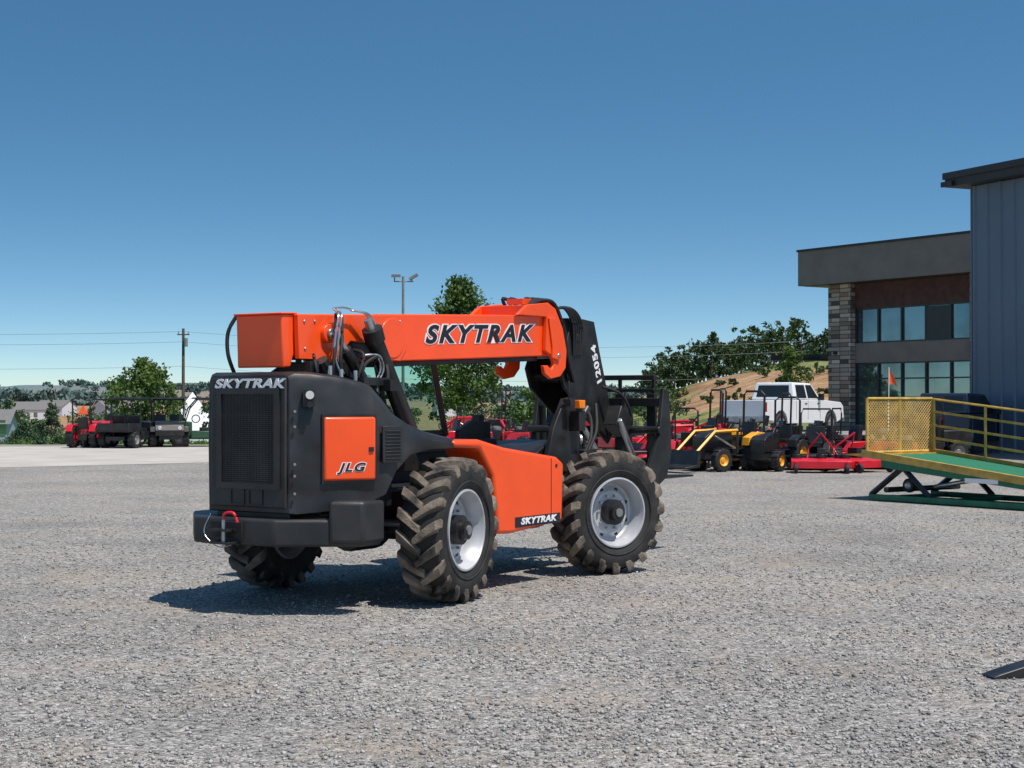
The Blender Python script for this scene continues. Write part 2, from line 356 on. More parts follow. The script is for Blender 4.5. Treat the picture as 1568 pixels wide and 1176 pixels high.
# ------------------------------------------------------------ wheels
def wheel_big(parent,name,loc,rz,side):
    e=empty(name,loc,(0,0,rz),parent)
    m=MB()
    prof=[(-.16,.36),(-.185,.40),(-.208,.47),(-.208,.54),(-.185,.59),(-.10,.612),(0,.618),(.10,.612),(.185,.59),(.208,.54),(.208,.47),(.185,.40),(.16,.36)]
    m.lathe(prof,TIRE,seg=64)
    m.lathe([(side*.208,.435),(side*.214,.44),(side*.214,.447),(side*.209,.452)],TIRE,seg=64)
    nl=19
    for sd in(-1,1):
        for i in range(nl):
            ph0=2*math.pi*(i+(0 if sd<0 else .5))/nl
            secs=[]
            for a,r_in,r_out,dph,wd in((.212,.50,.535,.015,.062),(.216,.55,.605,.00,.076),(.195,.57,.648,-.03,.082),(.12,.59,.658,-.10,.078),(.03,.59,.662,-.20,.068),(-.035,.59,.655,-.27,.058)):
                q=[]
                for rr_,s2 in((r_in,-1.15),(r_out,-.85),(r_out,.85),(r_in,1.15)):
                    ph=ph0-dph+s2*wd/rr_*.62
                    q.append((rr_*math.cos(ph),sd*(a if rr_==r_out or a<.2 else a-.03),rr_*math.sin(ph)))
                secs.append(q)
            m.loft(secs,LUG)
    m.make('tire',e,.006,1,ang=30)
    m=MB(); o=side
    m.lathe([(o*.17,.375),(o*.19,.372),(o*.192,.355),(o*.175,.345),(o*.13,.335),(o*.10,.315),(o*.03,.305),(o*.015,.285),(o*.03,.25),(o*.055,.225),(o*.055,.13)],RIM,seg=48)
    m.lathe([(-o*.17,.375),(-o*.19,.36),(-o*.1,.31),(o*.02,.30)],RIM,seg=40)
    m.cyl((0,o*.04,0),(0,o*.14,0),.135,BLACKM,seg=24); m.cyl((0,o*.14,0),(0,o*.20,0),.085,BLACKM,seg=20); m.cyl((0,o*.2,0),(0,o*.215,0),.045,GREY,seg=12)
    for i in range(10):
        t=2*math.pi*i/10; m.cyl((.178*math.cos(t),o*.05,.178*math.sin(t)),(.178*math.cos(t),o*.085,.178*math.sin(t)),.014,STEEL,seg=6)
    for i in range(8):
        t=2*math.pi*(i+.5)/8; m.cyl((.25*math.cos(t),o*.028,.25*math.sin(t)),(.25*math.cos(t),o*.036,.25*math.sin(t)),.022,DARK,seg=10)
    m.make('rim',e)
    return e

# ------------------------------------------------------------ telehandler
TH=empty('telehandler',(-1.441,15.03,0),(0,0,R(57)))
r=.665
for nme,lc,rz,sd in(('wheel_rear_right',(0,-1.03,r),R(8),-1),('wheel_rear_left',(0,1.05,r),R(8),1),('wheel_front_right',(2.92,-1.03,r-.01),R(-21),-1),('wheel_front_left',(2.92,1.05,r-.01),R(-21),1)):
    wheel_big(TH,nme,lc,rz,sd)
m=MB(); secs=[]
for x,yh,top,bot,cz in((-1.55,.46,2.06,.88,.05),(-1.50,.50,2.09,.87,.06),(-1.40,.60,2.09,.88,.07),(-1.15,.755,2.06,.90,.09),(-.92,.875,2.00,.97,.10),(-.80,.92,1.90,1.02,.14),(-.66,.93,1.76,1.22,.12),(-.5,.97,1.66,1.36,.10),(-.2,.985,1.56,1.40,.07),(.2,.98,1.49,1.40,.05)):
    q=[(x,-yh,bot),(x,-yh-.012,(bot+top)/2),(x,-yh,top-cz),(x,-yh+cz*.35,top-cz*.3),(x,-yh+cz*1.2,top),(x,yh-cz*1.2,top),(x,yh-cz*.35,top-cz*.3),(x,yh,top-cz),(x,yh+.012,(bot+top)/2),(x,yh,bot)]
    secs.append(q)
m.loft(secs,HOOD); m.make('engine_hood',TH,.012,2,ang=40)
m=MB()
m.bb((-1.575,-.44,.92),(-1.545,.42,2.04),BLACK)
m.make('rear_door',TH,.018,3)
m=MB()
y0,y1,z0,z1=-.33,.28,1.13,1.90
for a,b_ in(((y0-.05,z0-.05),(y1+.05,z0)),((y0-.05,z1),(y1+.05,z1+.05)),((y0-.05,z0),(y0,z1)),((y1,z0),(y1+.05,z1))):
    m.bb((-1.60,a[0],a[1]),(-1.57,b_[0],b_[1]),BLACK)
for i in range(44):
    z=z0+(z1-z0)*(i+.5)/44; m.bb((-1.586,y0,z-.004),(-1.580,y1,z+.004),BLACKM)
for i in range(36):
    y=y0+(y1-y0)*(i+.5)/36; m.bb((-1.5865,y-.004,z0),(-1.5795,y+.004,z1),BLACKM)
for yc in(.10,-.11):
    for s1 in(-1,1):
        m.bb((-1.583,yc+s1*.075-.006,.945),(-1.574,yc+s1*.075+.006,1.075),BLACKM); m.bb((-1.584,yc-.075,1.01+s1*.065-.006),(-1.574,yc+.075,1.01+s1*.065+.006),BLACKM)
m.make('radiator_grille',TH)
m=MB()
for sy in(-1,):
    m.box((-1.455,-.60,1.86),(.05,.10,.14),BLACKM,(0,0,R(40))); m.cyl((-1.48,-.63,1.89),(-1.50,-.65,1.89),.036,LENS); m.cyl((-1.48,-.63,1.81),(-1.495,-.645,1.81),.026,BLACKM)
for z in(1.75,1.62,1.3,1.2,1.05): m.cyl((-1.535,-.51,z),(-1.548,-.525,z),.012,GREY,seg=8)
m.make('tail_light',TH)
m=MB(); a=Vector((-1.335,-.655,0)); b_=Vector((-.925,-.892,0)); d=(b_-a); nrm=Vector((d.y,-d.x,0)).normalized()
def slab(mb,p,q,z0,z1,off,th,mt,nrm=nrm):
    vs=[]
    for o in(off,off+th):
        for pp,z in((p,z0),(q,z0),(q,z1),(p,z1)): vs.append(Vector((pp.x,pp.y,z))+nrm*o)
    mb.add(vs,[(0,1,2,3),(4,7,6,5),(0,4,5,1),(1,5,6,2),(2,6,7,3),(3,7,4,0)],mt)
slab(m,a,b_,1.155,1.70,.0,.04,ORANGE); m.make('access_door',TH,.02,3)
m=MB()
slab(m,a+d*.86,a+d*.95,1.40,1.44,.04,.012,BLACKM); slab(m,a-d*.03,b_+d*.03,1.13,1.725,-.01,.028,BLACKM); m.make('door_latch',TH)
Md=Matrix((( d.normalized().x,0,nrm.x),(d.normalized().y,0,nrm.y),(0,1,0)))
pc=a+d*.52; 
text('door_lettering_edge','JLG',.10,Vector((pc.x,pc.y,1.265))+nrm*.040,Md,WTXT,TH,.0085,.002,.3,1.35,1.2)
text('door_lettering','JLG',.10,Vector((pc.x,pc.y,1.265))+nrm*.043,Md,BTXT,TH,.003,.003,.3,1.35,1.2)
m=MB(); a2=Vector((-.87,-.93,0)); b2=Vector((-.66,-.99,0)); n2=Vector(((b2-a2).y,-(b2-a2).x,0)).normalized()
slab(m,a2,b2,1.30,1.62,0,.02,BLACK,n2)
for i in range(9): slab(m,a2+(b2-a2)*.12,a2+(b2-a2)*.88,1.33+i*.03,1.34+i*.03,.02,.01,DARK,n2)
m.make('side_louvre',TH,.004)
Mrear=Euler((R(90),0,R(-90))).to_matrix()
text('rear_lettering','SKYTRAK',.11,(-1.585,-.03,1.985),Mrear,WTXT,TH,.0045,.003,.25,1.6,1.08)
m=MB()
m.prism([(-1.68,.52),(-1.68,-.40),(-1.24,-1.02),(-.98,-1.02),(-.98,-.8),(-1.3,-.6),(-1.3,.6),(-.98,.8),(-.98,1.0),(-1.2,1.0)],.60,.83,BLACK,'z')
m.make('bumper',TH,.025,3)
m=MB(); m.prism([(-1.43,-.80),(-1.26,-1.04),(-.96,-1.04),(-.96,-.78),(-1.28,-.70)],.63,.985,BLACK,'z'); m.make('bumper_corner',TH,.03,3)
m=MB(); m.bb((-1.69,-.02,.60),(-1.66,.42,.64),BLACKM); m.bb((-1.70,-.06,.66),(-1.675,.30,.80),DARK); m.bb((-1.80,.0,.61),(-1.66,.22,.63),BLACKM); m.bb((-1.80,.0,.72),(-1.66,.22,.74),BLACKM)
m.cyl((-1.75,.10,.58),(-1.75,.10,.82),.018,STEEL); m.tube([(-1.75,.10,.80),(-1.76,.08,.87),(-1.76,-.02,.88),(-1.75,-.06,.80)],.013,RED)
m.tube([(-1.7,.30,.86),(-1.75,.33,.7),(-1.72,.20,.58),(-1.7,.06,.6)],.005,STEEL,6)
m.make('tow_hitch',TH,.004)
m=MB(); m.bb((-1.5,-.42,.62),(3.5,.42,1.0),BLACKM); m.bb((-1.3,-.6,.85),(-.7,.6,1.0),BLACKM)
for x in(0,2.92):
    m.cyl((x,-.9,r),(x,.9,r),.12,BLACKM,seg=16); m.cyl((x-.2,0,r),(x+.2,0,r),.24,BLACKM,seg=18)
    for sy in(-1,1): m.box((x,sy*.78,r),(.22,.16,.34),BLACKM)
    m.cyl((x-.2,-.85,r+.05),(x-.2,.85,r+.05),.035,STEEL)
m.bb((-.75,-.8,.9),(-.55,-.3,1.35),BLACKM); m.cyl((-.72,-.75,.62),(-.72,-.75,.95),.07,BLACKM)
m.prism([(2.25,.7),(2.25,1.2),(2.6,1.35),(3.3,1.4),(3.55,1.1),(3.55,.65)],-.44,.44,BLACKM)
for sy in(-.30,.26): m.prism([(-1.0,1.2),(-.95,2.1),(-.75,2.2),(-.45,2.2),(.35,1.55),(.6,1.15)],sy,sy+.04,BLACKM)
m.make('chassis',TH,.012)
m=MB(); m.prism([(.12,1.475),(.12,1.405),(.55,1.385),(.78,1.12),(.86,.56),(1.1,.545),(2.06,.61),(2.09,1.20),(1.95,1.27),(1.0,1.385),(.55,1.475)],-1.0,-.56,ORANGE)
m.make('side_tank',TH,.035,3)
m=MB(); m.bb((1.83,-1.004,.64),(1.836,-.998,1.26),BTXT); m.cyl((1.93,-1.0,1.18),(1.93,-1.006,1.18),.018,BTXT); m.bb((1.16,-1.005,.60),(2.0,-.995,.70),BTXT); m.make('tank_trim',TH)
Ms=Euler((R(90),0,0)).to_matrix()
text('tank_lettering','SKYTRAK',.085,(1.58,-1.008,.652),Ms,WTXT,TH,.003,.003,.25,1.7,1.08)
C=empty('cab',(0,0,0),(0,0,0),TH)
m=MB(); m.prism([(.30,.62),(.30,1.45),(1.97,1.40),(2.15,1.15),(2.1,.62)],.46,1.15,BLACKM); m.bb((.32,.34,1.3),(1.9,1.15,1.47),BLACKM)
def beam(mb,p,q,wd,mt): mb.tube([p,q],wd*.72,mt,4,False)
for y in(.37,1.12):
    for p,q in(((.38,y,1.5),(.42,y,2.45)),((1.92,y,1.47),(1.62,y,2.45)),((.42,y,2.45),(1.62,y,2.45))): beam(m,p,q,.06,BLACKM)
m.bb((.30,.30,2.44),(1.72,1.19,2.54),BLACKM); m.bb((.42,.37,1.47),(1.92,.39,1.53),BLACKM)
m.make('frame',C,.008)
m=MB()
for y in(.375,1.125): m.add([(.40,y,1.50),(1.92,y,1.50),(1.62,y,2.45),(.42,y,2.45)],[(0,1,2,3)],GLASS)
m.add([(1.92,.38,1.50),(1.92,1.12,1.50),(1.62,1.12,2.45),(1.62,.38,2.45)],[(0,1,2,3)],GLASS); m.make('glazing',C)
m=MB(); m.box((.62,.76,1.45),(.45,.45,.12),DARK); m.box((.42,.76,1.62),(.1,.42,.40),DARK,(0,R(-8),0)); m.tube([(1.6,.76,1.4),(1.45,.76,1.70)],.02,DARK,6,False); m.lathe([(0,.15),(.02,.165),(.0,.18)],DARK,(1.42,.76,1.72),16)
m.make('seat',C,.03)
sl=R(2.35)
BM=empty('boom',(0,0,2.206),(0,-sl,0),TH)
m=MB()
m.bb((-.05,-.275,0),(3.0,.275,.45),ORANGE)
m.bb((-1.22,-.225,.27),(-.05,.272,.447),ORANGE)
m.prism([(-1.37,-.02),(-1.37,.445),(-1.22,.445),(-1.22,.10),(-1.27,-.02)],-.235,.30,ORANGE)
m.make('boom_tube',BM,.014,3)
m=MB()
m.bb((-1.39,-.25,.445),(-1.18,.315,.46),ORANGE)
m.prism([(-1.22,.05),(-1.22,.44),(-.1,.44),(.28,.44),(.36,.3),(.36,.12),(.25,.0),(.02,.02),(-.15,.17),(-.5,.20),(-.62,.10),(-.72,.02),(-.86,.0),(-1.0,.04)],-.29,-.24,ORANGE)
m.prism([(-1.19,.07),(-1.19,.42),(-.9,.42),(-.95,.06)],-.24,-.18,ORANGE)
m.cyl((-.84,-.285,.27),(-.84,-.335,.27),.085,ORANGE,seg=20); m.cyl((-.84,-.335,.27),(-.84,-.36,.27),.045,STEEL,seg=16)
m.cyl((.13,-.285,.22),(.13,-.298,.22),.19,ORANGE,seg=28)
for bx,bz in((-1.14,.38),(-1.14,.14),(-1.0,.38),(-.2,.38),(.25,.38)): m.cyl((bx,-.29,bz),(bx,-.302,bz),.014,STEEL,seg=6)
m.make('boom_bracket',BM,.008)
m=MB(); m.bb((-.05,-.2,-.05),(2.85,.2,-.002),BLACKM); m.bb((-1.15,-.22,.04),(-.05,.22,.26),BLACKM); m.make('boom_wear_strip',BM,.005)
hp=[(2.27,.45),(2.48,.56),(2.9,.585),(3.05,.52),(3.2,.3),(3.27,.05),(3.24,-.14),(3.12,-.23),(2.92,-.25),(2.8,-.19),(2.78,-.1),(2.86,-.1),(2.94,-.15),(3.0,-.08),(2.96,.0),(2.82,.06),(2.86,.43)]
m=MB(); m.prism(hp,-.325,-.28,ORANGE); m.prism(hp,.28,.325,ORANGE); m.bb((2.5,-.28,.455),(2.92,.28,.56),ORANGE); m.bb((2.93,-.282,.0),(3.0,.282,.47),ORANGE)
m.prism([(2.88,.42),(3.02,.42),(3.1,.1),(3.05,-.05),(2.92,-.02),(2.94,.1)],-.35,-.325,ORANGE)
m.cyl((3.06,-.36,.0),(3.06,.36,.0),.03,STEEL)
m.make('boom_head',BM,.008)
m=MB(); m.bb((2.9,-.22,.03),(3.55,.22,.42),BLACKM)
for i,y in enumerate((-.30,-.26,-.22,-.17,-.1,.1,.2)):
    m.tube([(2.55+.05*i,y,.55),(2.8,y,.61+.006*i),(3.05,y-.01,.57),(3.22+.03*i,y-.02,.3),(3.32+.02*i,y,0),(3.45,y,-.3)],.02,DARK,7)
for i in range(5):
    m.tube([(3.1,-.27+.03*i,.5),(3.3+.03*i,-.28,.53),(3.5+.05*i,-.27,.35),(3.55+.04*i,-.24,.0)],.017,DARK,7)
m.box((2.66,-.1,.60),(.18,.2,.06),ORANGE); m.box((2.82,-.15,.61),(.06,.08,.06),BLACKM)
m.make('boom_hoses',BM)
Mb=Euler((R(90),0,0)).to_matrix()
text('boom_lettering_edge','SKYTRAK',.24,(1.62,-.2775,.245),Mb,WTXT,BM,.020,.002,.3,1.60,1.24)
text('boom_lettering','SKYTRAK',.24,(1.62,-.2805,.245),Mb,BTXT,BM,.0085,.003,.3,1.60,1.24)
m=MB(); gp=[(3.5,2.72),(3.78,2.77),(4.03,2.75),(4.16,2.4),(4.36,1.9),(4.52,1.5),(4.36,1.33),(4.05,1.52),(3.78,1.72),(3.36,1.98),(3.26,2.2),(3.4,2.45)]
m.prism(gp,-.235,-.205,BLACKM); m.prism(gp,.205,.235,BLACKM); m.bb((3.5,-.2,2.05),(3.95,.2,2.6),BLACKM); m.prism([(3.9,2.6),(4.05,2.6),(4.4,1.7),(4.2,1.6)],-.2,.2,BLACKM)
for p in((3.42,2.12),(3.62,2.55),(4.36,1.46)): m.cyl((p[0],-.27,p[1]),(p[0],.27,p[1]),.05,BLACKM,seg=16)
m.make('gooseneck',TH,.008)
dv=Vector((4.1-4.5,0,2.6-1.5)).normalized(); up=Vector((-dv.z,0,dv.x))
Mg=Matrix(((dv.x,up.x,0),(0,0,-1),(dv.z,up.z,0)))
text('gooseneck_lettering','12054',.15,(4.08,-.238,2.25),Mg,WTXT,TH,.005,.002,0,1.15,1.15)
m=MB()
m.cyl((3.3,-.3,1.35),(3.75,-.3,1.75),.05,BLACKM); m.cyl((3.6,-.3,1.6),(4.1,-.3,1.15),.03,STEEL); m.cyl((3.7,-.12,1.9),(4.3,-.12,1.55),.06,BLACKM)
m.make('tilt_cylinder',TH)
m=MB()
for y in(-.42,.42):
    m.cyl((-.36,y,2.46),(.22,y,1.56),.08,BLACKM,seg=18); m.cyl((-.42,y,2.58),(-.36,y,2.46),.04,STEEL)
    m.cyl((-.37,y-.01,2.50),(-.31,y,2.39),.097,BLACKM,seg=18)
m.cyl((-.72,-.40,2.30),(-.42,-.40,1.98),.055,BLACKM); m.cyl((-.84,-.40,2.43),(-.70,-.40,2.28),.028,STEEL)
m.cyl((-1.0,-.36,2.20),(-.85,-.36,2.02),.06,BLACKM)
m.make('lift_cylinder',TH)
m=MB(); random.seed(3)
hz_=[[(-.80,-.36,2.62),(-.88,-.42,2.42),(-.94,-.45,2.2),(-.95,-.42,1.98)],[(-.72,-.36,2.60),(-.80,-.43,2.42),(-.86,-.46,2.2),(-.80,-.44,1.98)],
 [(-.55,-.36,2.30),(-.58,-.50,2.25),(-.66,-.5,2.05),(-.6,-.45,1.95)],[(-.35,-.42,2.16),(-.45,-.55,2.24),(-.6,-.52,2.15),(-.58,-.5,1.98),(-.4,-.5,1.96)],
 [(-.2,-.46,2.2),(-.30,-.55,2.03),(-.5,-.5,1.98)],[(-1.1,-.35,2.25),(-1.12,-.40,2.12),(-1.08,-.38,2.0)]]
for i,h in enumerate(hz_): m.tube(h,.016,DARK,7)
for k in(0,.045): 
    m.tube([(-.84+k,-.36,2.665),(-.83+k,-.41,2.60),(-.90+k,-.44,2.45),(-.92+k,-.44,2.25),(-.86+k,-.46,2.08)],.010,STEEL,6); m.tube([(-.58+k,-.35,2.66),(-.42+k,-.40,2.63),(-.33+k,-.42,2.50)],.010,STEEL,6)
    m.tube([(-.55+k,-.46,2.25),(-.42+k,-.52,2.25),(-.36+k,-.52,2.12),(-.44+k,-.5,1.99)],.009,STEEL,6)
m.tube([(-.84,-.36,2.665),(-.7,-.36,2.68),(-.56,-.36,2.665)],.010,STEEL,6)
for p in((-.9,-.5,2.03),(-.75,-.54,2.02),(-.6,-.57,1.98),(-.98,-.44,2.06)): m.cyl(p,(p[0],p[1],p[2]+.09),.02,STEEL,seg=8)
m.tube([(-1.33,.34,2.60),(-1.38,.40,2.45),(-1.38,.40,2.25),(-1.3,.38,2.05)],.018,DARK,7)
m.box((-1.12,-.35,2.13),(.12,.06,.12),BLACKM); m.box((-.35,-.62,1.98),(.14,.12,.1),BLACKM); m.bb((-.70,-.6,1.98),(-.3,-.3,2.05),BLACKM)
m.make('hydraulic_hoses',TH)
m=MB(); 
sy=-1
m.prism([(2.45,1.1),(2.62,1.55),(2.85,1.86),(3.0,1.88),(3.12,1.7),(3.2,1.4),(3.3,1.05)],sy*.52-.03,sy*.52+.03,BLACKM)
m.box((3.02,sy*.60,1.62),(.13,.14,.22),BLACKM); m.cyl((2.85,sy*.6,2.05),(2.85,sy*.6,1.85),.012,BLACKM,seg=6)
m.prism([(2.3,1.1),(2.35,1.52),(2.6,1.62),(2.95,1.60),(3.0,1.05)],.49,.55,BLACKM)
m.bb((2.4,.30,1.2),(2.8,.55,1.42),BLACKM); m.box((2.9,.62,1.62),(.1,.1,.12),BLACKM)
m.cyl((2.93,-.68,1.42),(2.95,-.70,1.42),.055,LENS); m.box((2.98,-.66,1.80),(.12,.07,.09),AMBER); m.box((2.82,-.62,1.82),(.1,.1,.08),BLACKM)
m.tube([(3.1,-.55,1.1),(3.3,-.6,1.4),(3.5,-.5,1.6),(3.7,-.35,1.7)],.02,DARK,6); m.tube([(3.15,-.5,1.1),(3.4,-.5,1.25),(3.7,-.45,1.5),(3.95,-.3,1.8)],.02,DARK,6)
m.bb((3.15,-.62,1.0),(3.6,-.40,1.30),BLACKM)
m.make('front_lights',TH,.01)
m=MB()
for z in(1.12,1.82): m.bb((4.50,-.86,z-.05),(4.60,.86,z+.05),BLACKM)
cp=[(4.12,1.02),(4.35,.84),(4.6,.95),(4.72,1.25),(4.66,1.95),(4.52,1.98),(4.42,1.45)]
for y in(-.88,-.42,.36,.82): m.prism(cp if abs(y)>.5 else [(4.3,1.05),(4.6,1.05),(4.62,1.9),(4.45,1.9)],y,y+.05,BLACKM)
for y in(-.72,-.3,.25,.66): m.bb((4.60,y,.92),(4.66,y+.11,1.92),BLACKM)
m.bb((4.62,-.7,2.08),(4.68,.75,2.14),BLACKM)
m.bb((4.62,-.7,1.94),(4.68,.75,1.98),BLACKM)
for y in(-.7,-.25,.2,.7): m.bb((4.63,y,1.9),(4.67,y+.04,2.1),BLACKM)
m.cyl((4.40,-.9,1.5),(4.40,.9,1.5),.045,BLACKM)
for y in(-.6,.45): m.prism([(4.62,.90),(4.62,.97),(5.85,.925),(5.85,.90)],y,y+.12,BLACKM)
m.box((4.2,-.45,1.6),(.3,.18,.25),BLACKM,(0,R(30),0)); m.box((4.25,.35,1.6),(.3,.18,.25),BLACKM,(0,R(30),0))
m.cyl((4.05,-.55,1.62),(4.42,-.55,1.15),.035,STEEL); m.tube([(4.1,-.3,2.0),(4.3,-.45,1.9),(4.45,-.5,1.6),(4.4,-.4,1.3)],.018,DARK,6)
m.make('fork_carriage',TH,.008)

# ------------------------------------------------------------ equipment
def wheel(m,c,r,wd,rim,knob=True,hub=.55):
    m.lathe([(-wd/2,r*hub),(-wd/2,r*.88),(-wd*.38,r*.97),(0,r),(wd*.38,r*.97),(wd/2,r*.88),(wd/2,r*hub)],DARK,c,22)
    for s1 in(-1,1): m.lathe([(s1*wd*.5,r*hub),(s1*wd*.42,r*hub*.92),(s1*wd*.25,r*.3),(s1*wd*.38,r*.2),(s1*wd*.38,.001)],rim,c,18)
    if knob:
        k=14
        for i in range(k):
            t=2*math.pi*i/k
            m.box((c[0]+r*math.cos(t),c[1],c[2]+r*math.sin(t)),(.05*r/.4,wd*.98,r*.09),DARK,(0,-t+math.pi/2,0))
def mower(loc,rz,c=RED,s=1.0,rops=True,rimc=GREY):
    e=empty('zero_turn_mower',(loc[0],loc[1],float(T(loc[0],loc[1]))),(0,0,rz)); e.scale=(s,s,s)
    m=MB()
    for y in(-.55,.55): wheel(m,(-.35,y,.30),.30,.26,rimc); wheel(m,(.95,y*.85,.15),.15,.13,rimc,False)
    for y in(-.47,.47): m.bb((.85,y-.02,.15),(1.02,y+.02,.40),BLACKM)
    m.make('wheels',e)
    m=MB(); m.prism([(-.75,.25),(-.75,.42),(1.0,.42),(1.05,.36),(.6,.28)],-.25,.25,BLACKM)
    m.bb((.9,-.5,.38),(1.0,.5,.44),c)
    m.prism([(-.15,.14),(-.15,.28),(.05,.33),(.65,.33),(.8,.26),(.8,.14)],-.72,.72,c); m.cyl((.3,-.5,.33),(.3,-.5,.42),.12,BLACKM); m.cyl((.3,.5,.33),(.3,.5,.42),.12,BLACKM)
    for y in(-.42,.30): m.prism([(-.55,.45),(-.5,.72),(.15,.70),(.35,.45)],y-.04,y+.16,c)
    m.bb((-.92,-.42,.42),(-.86,.42,.70),c)
    m.make('deck',e,.02)
    m=MB(); m.box((-.02,0,.66),(.48,.50,.13),BLACKM); m.box((-.27,0,.90),(.12,.50,.46),BLACKM,(0,R(-10),0)); m.bb((-.85,-.28,.42),(-.42,.28,.78),BLACKM); m.cyl((-.66,0,.78),(-.66,0,.88),.16,GREY)
    for y in(-.27,.27): m.tube([(.1,y,.6),(.32,y,.85),(.34,y*.4,.98)],.016,BLACKM,6)
    m.make('seat_and_engine',e,.03)
    if rops:
        m=MB(); m.tube([(-.4,-.42,.4),(-.44,-.42,1.45),(-.44,-.36,1.6),(-.44,.36,1.6),(-.44,.42,1.45),(-.4,.42,.4)],.024,BLACKM,8,False); m.make('roll_bar',e)
    return e
def tractor(loc,rz,c=YEL,loader=True,s=1.0,rimc=YEL,hoodc=None):
    e=empty('compact_tractor',(loc[0],loc[1],float(T(loc[0],loc[1]))),(0,0,rz)); e.scale=(s,s,s)
    hoodc=hoodc or c
    m=MB()
    for y in(-.55,.55): wheel(m,(-.45,y,.50),.50,.30,rimc,True,.5); wheel(m,(.95,y*.95,.33),.33,.22,rimc,True,.5)
    m.make('wheels',e)
    m=MB(); m.prism([(.3,.60),(.3,1.15),(.6,1.17),(1.15,1.07),(1.33,.95),(1.35,.58)],-.25,.25,hoodc); m.bb((1.30,-.2,.62),(1.37,.2,.9),BLACKM)
    for y in(-1,1): m.prism([(-.95,.75),(-.8,1.05),(-.3,1.10),(.05,.95),(.1,.72),(.05,.74),(-.2,.98),(-.75,.98),(-.88,.75)],y*.55-.15,y*.55+.15,c)
    m.make('hood',e,.02,3)
    m=MB(); m.bb((-.7,-.22,.35),(1.3,.22,.62),BLACKM); m.bb((-.1,-.5,.42),(.35,.5,.46),BLACKM); m.box((-.38,0,.90),(.45,.48,.12),BLACKM); m.box((-.62,0,1.15),(.1,.46,.45),BLACKM,(0,R(-10),0))
    m.tube([(.3,0,1.1),(.08,0,1.32)],.03,BLACKM,6,False); m.box((.07,0,1.33),(.05,.36,.04),BLACKM,(0,R(-40),0)); m.cyl((.95,-.5,.33),(.95,.5,.33),.05,BLACKM)
    m.tube([(-.75,-.42,.6),(-.80,-.42,2.15),(-.78,-.3,2.25),(-.78,.3,2.25),(-.80,.42,2.15),(-.75,.42,.6)],.035,BLACKM,8,False)
    m.tube([(.9,.1,1.0),(.9,.28,1.05),(.88,.3,1.45)],.025,BLACKM,6,False)
    m.make('frame',e,.02)
    if loader:
        m=MB()
        for y in(-.42,.42): m.tube([(.25,y,.5),(.25,y,1.15)],.05,BLACKM,4,False); m.tube([(.25,y,1.15),(1.1,y,1.12),(1.95,y,.42)],.05,c,4,False); m.cyl((.35,y,.65),(1.1,y,1.0),.03,STEEL)
        m.prism([(1.95,.15),(1.9,.6),(1.98,.62),(2.05,.22),(2.5,.16),(2.5,.12)],-.75,.75,BLACKM); m.make('loader',e,.01)
    return e
def utv(loc,rz,c=RED,roof=True,windsh=False,name='utility_vehicle'):
    e=empty(name,(loc[0],loc[1],float(T(loc[0],loc[1]))),(0,0,rz)); m=MB()
    for x in(-.95,.95):
        for y in(-.62,.62): wheel(m,(x,y,.33),.33,.25,GREY)
    m.make('wheels',e)
    m=MB(); m.prism([(.45,.45),(.45,.98),(.8,1.02),(1.3,.88),(1.42,.65),(1.38,.45)],-.55,.55,c)
    for y in(-1,1):
        m.prism([(.55,.68),(.62,.82),(1.3,.80),(1.38,.6),(1.28,.6),(1.15,.72),(.75,.72)],y*.62-.13,y*.62+.13,BLACKM); m.prism([(-.45,.35),(-.45,.62),(.5,.62),(.5,.35)],y*.62-.06,y*.62+.06,c)
        m.cyl((1.38,y*.38,.75),(1.42,y*.38,.75),.08,LENS)
    m.bb((-1.45,-.68,.62),(-.45,.68,.68),BLACKM)
    for y in(-.68,.64): m.bb((-1.45,y,.68),(-.45,y+.04,.95),c)
    m.bb((-1.47,-.68,.68),(-1.43,.68,.95),c); m.make('body',e,.03)
    m=MB(); m.bb((-1.3,-.4,.3),(1.3,.4,.45),BLACKM)
    for y in(-.33,.33): m.box((-.15,y,.68),(.5,.55,.14),BLACKM); m.box((-.38,y,.98),(.12,.52,.55),BLACKM,(0,R(-8),0))
    for y in(-.62,.62): m.tube([(-.5,y,.65),(-.45,y,1.7),(-.35,y*.95,1.85),(.25,y*.95,1.85),(.55,y,1.5),(.72,y,.95)],.03,BLACKM,7,False)
    for x in(-.4,.25): m.tube([(x,-.59,1.85),(x,.59,1.85)],.03,BLACKM,7,False)
    m.lathe([(0,.13),(.02,.15),(0,.17)],BLACKM,(.3,.33,1.1),14)
    if roof: m.prism([(-.55,1.86),(-.5,1.93),(.35,1.94),(.45,1.88)],-.62,.62,BLACKM)
    m.make('cage',e,.012); return e

